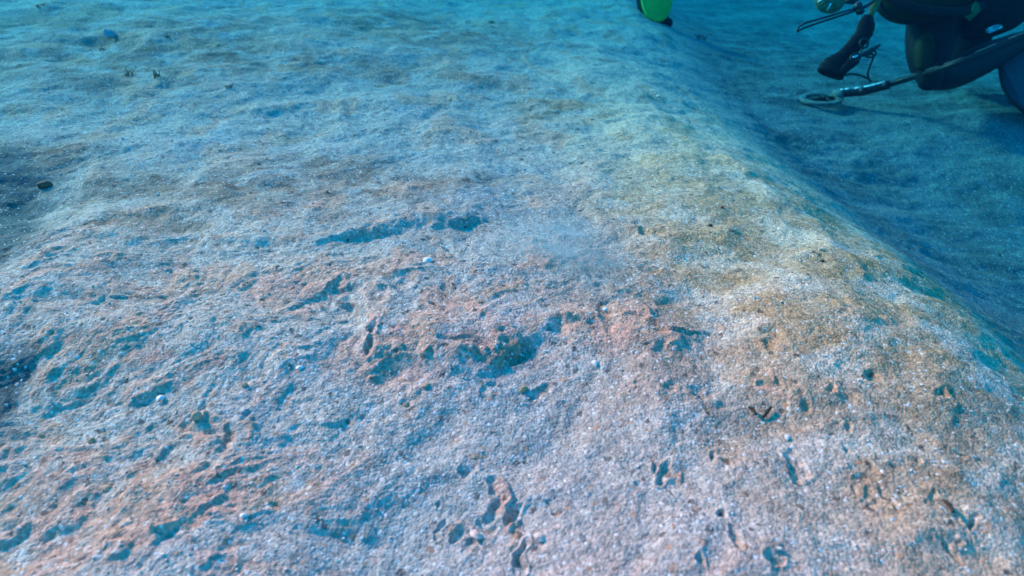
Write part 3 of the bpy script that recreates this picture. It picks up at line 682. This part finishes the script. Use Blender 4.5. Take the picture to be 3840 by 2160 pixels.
pebble(406, 406, 7, .7, M['pebt'], 'pointed tan chip beside a little blue hollow', 23, 'stone chip', 'stone_chip', 'loose pebbles on the sand')
shell(428, 262, 9, .6, M['shell'], 'round white shell on the pinkish clump below the long ledge')
shell(443, 249, 8, 2.2, M['shell'], 'narrow white shell standing just above the round one', 1.0)
shell(162, 400, 8, 1.0, M['shell'], 'round white shell on the near crumbly bank')
shell(244, 517, 6, .2, M['shell'], 'small white shell by the shaded dip of the near slope')
shell(476, 536, 13, 2.4, M['shellp'], 'pinkish wedge of shell below the cluster of deep pits')
shell(540, 539, 11, -.5, M['shellp'], 'pinkish rounded shell right of the deep pits')
shell(787, 438, 7, .9, M['shell'], 'white oval shell on the smooth pale sand')
shell(606, 310, 6, .1, M['shell'], 'white crescent of shell under the drifting silt')
shell(595, 364, 8, 1.4, M['shell'], 'white shell on blue sand below the orange ledge')
shell(300, 369, 6, .3, M['shell'], 'white speck of shell on the slope left of the orange clump')
shell(111, 37, 15, 1.6, M['pale'], 'pale curved shell rim far up the slope at the top', .9)
twig(762, 420, 770, 411, .0022, M['twig'], 'short dark twig lying across the pale sand')
twig(748, 409, 755, 419, .0022, M['twig'], 'short dark twig left of its crossing neighbour')
twig(942, 503, 951, 516, .0022, M['twig'], 'dark splinter near the lower right of the sand')
twig(525, 56, 533, 44, .0014, M['alga'], 'thin leaning stalk standing high on the sand', 'stalk', (.0, .03), 'stalk', .006)
tuft(700, 39, 13, 7, 16, M['algad'], 'dark feathery weed scrap on the ridge beyond the green pouch', 1)
tuft(128, 76, 10, 9, 8, M['alga'], 'brown weed scrap, left one of two close together', 2)
tuft(157, 77, 8, 10, 6, M['alga'], 'brown weed scrap, right one of two close together', 3)
tuft(229, 87, 8, 5, 10, M['alga'], 'orange brown fuzzy weed on a small lump', 4)
tuft(41, 7, 12, 5, 10, M['alga'], 'brown weed patch in the far left of the sand', 5)
tuft(167, 38, 9, 5, 9, M['alga'], 'brown weed knot near an orange crust high on the slope', 6)
tuft(103, 50, 8, 6, 8, M['alga'], 'brown weed knot below the pale shell rim', 7)

# crumbs of shell too many to count
def fragments():
    rs = np.random.RandomState(5); n = 3400
    th = rs.uniform(math.radians(35), math.radians(150), n); r = np.exp(rs.uniform(math.log(.45), math.log(3.2), n))
    x, y = r*np.cos(th), r*np.sin(th); keep = (x < crest(y)+.05) & (terrain(x, y, True)[4] < .25); x, y, r = x[keep], y[keep], r[keep]
    z = terrain(x, y); bm = bmesh.new(); rnd = random.Random(8)
    for a, b, c, d in zip(x, y, z, r):
        s = rnd.uniform(.0007, .0018)*(1+.45*d)*(1.6 if rnd.random() < .03 else .9); rot = Euler((rnd.uniform(-.6, .6), rnd.uniform(-.6, .6), rnd.uniform(0, 6.3))).to_matrix()
        q = [Vector((math.cos(t+rnd.uniform(-.3, .3)), math.sin(t)*rnd.uniform(.5, .9), 0))*s for t in (0, 1.3, 2.5, 3.8, 5.1)]
        ctr = Vector((a, b, c+s*.45)); top = [bm.verts.new(ctr+rot @ (p+Z*s*.2)) for p in q]; bot = [bm.verts.new(ctr+rot @ (p-Z*s*.3)) for p in q]
        bm.faces.new(top); bm.faces.new(bot[::-1])
        for i in range(5): bm.faces.new((top[i], bot[i], bot[(i+1) % 5], top[(i+1) % 5]))
    o = from_bm('shell_grit', bm, M['grit'], None, False); o['kind'] = 'stuff'; o['label'] = 'white crumbs of shell strewn over the sand'
fragments()
# a puff of stirred-up silt
def silt():
    g = on_ground(560, 262); bm = bmesh.new()
    ellipsoid(bm, Vector((0, 0, 0)), (Vector((1, 0, 0)), Vector((0, 1, 0)), Z), .02, 3, 3)
    o = from_bm('silt_cloud', bm, None); o.location = g+Z*.035; o.scale = (.18, .12, .05); o.rotation_euler = (0, 0, -.5)
    o['kind'] = 'stuff'; o['label'] = 'pale puff of silt drifting just above the sand'
    m = bpy.data.materials.new('silt'); m.use_nodes = True; n = m.node_tree; n.nodes.remove(n.nodes['Principled BSDF'])
    v = n.nodes.new('ShaderNodeVolumePrincipled'); v.inputs['Color'].default_value = (.52,.86,.88,1)
    tc = n.nodes.new('ShaderNodeTexCoord'); ln = n.nodes.new('ShaderNodeVectorMath'); ln.operation = 'LENGTH'
    nz = n.nodes.new('ShaderNodeTexNoise'); nz.inputs['Scale'].default_value = 2.2; nz.inputs['Detail'].default_value = 4
    mr = n.nodes.new('ShaderNodeMapRange'); mr.interpolation_type = 'SMOOTHSTEP'
    for k, x in zip((1, 2, 3, 4), (.95, .0, 0, 13)): mr.inputs[k].default_value = x
    mn = n.nodes.new('ShaderNodeMath'); mn.operation = 'MULTIPLY'; n2 = n.nodes.new('ShaderNodeMapRange')
    for k, x in zip((1, 2, 3, 4), (.38, .62, .15, 1)): n2.inputs[k].default_value = x
    L = n.links; L.new(tc.outputs['Object'], ln.inputs[0]); L.new(ln.outputs['Value'], mr.inputs[0]); L.new(tc.outputs['Object'], nz.inputs['Vector'])
    L.new(nz.outputs[0], n2.inputs[0]); L.new(mr.outputs[0], mn.inputs[0]); L.new(n2.outputs[0], mn.inputs[1]); L.new(mn.outputs[0], v.inputs['Density'])
    L.new(v.outputs[0], n.nodes['Material Output'].inputs['Volume']); o.data.materials.append(m)
silt()
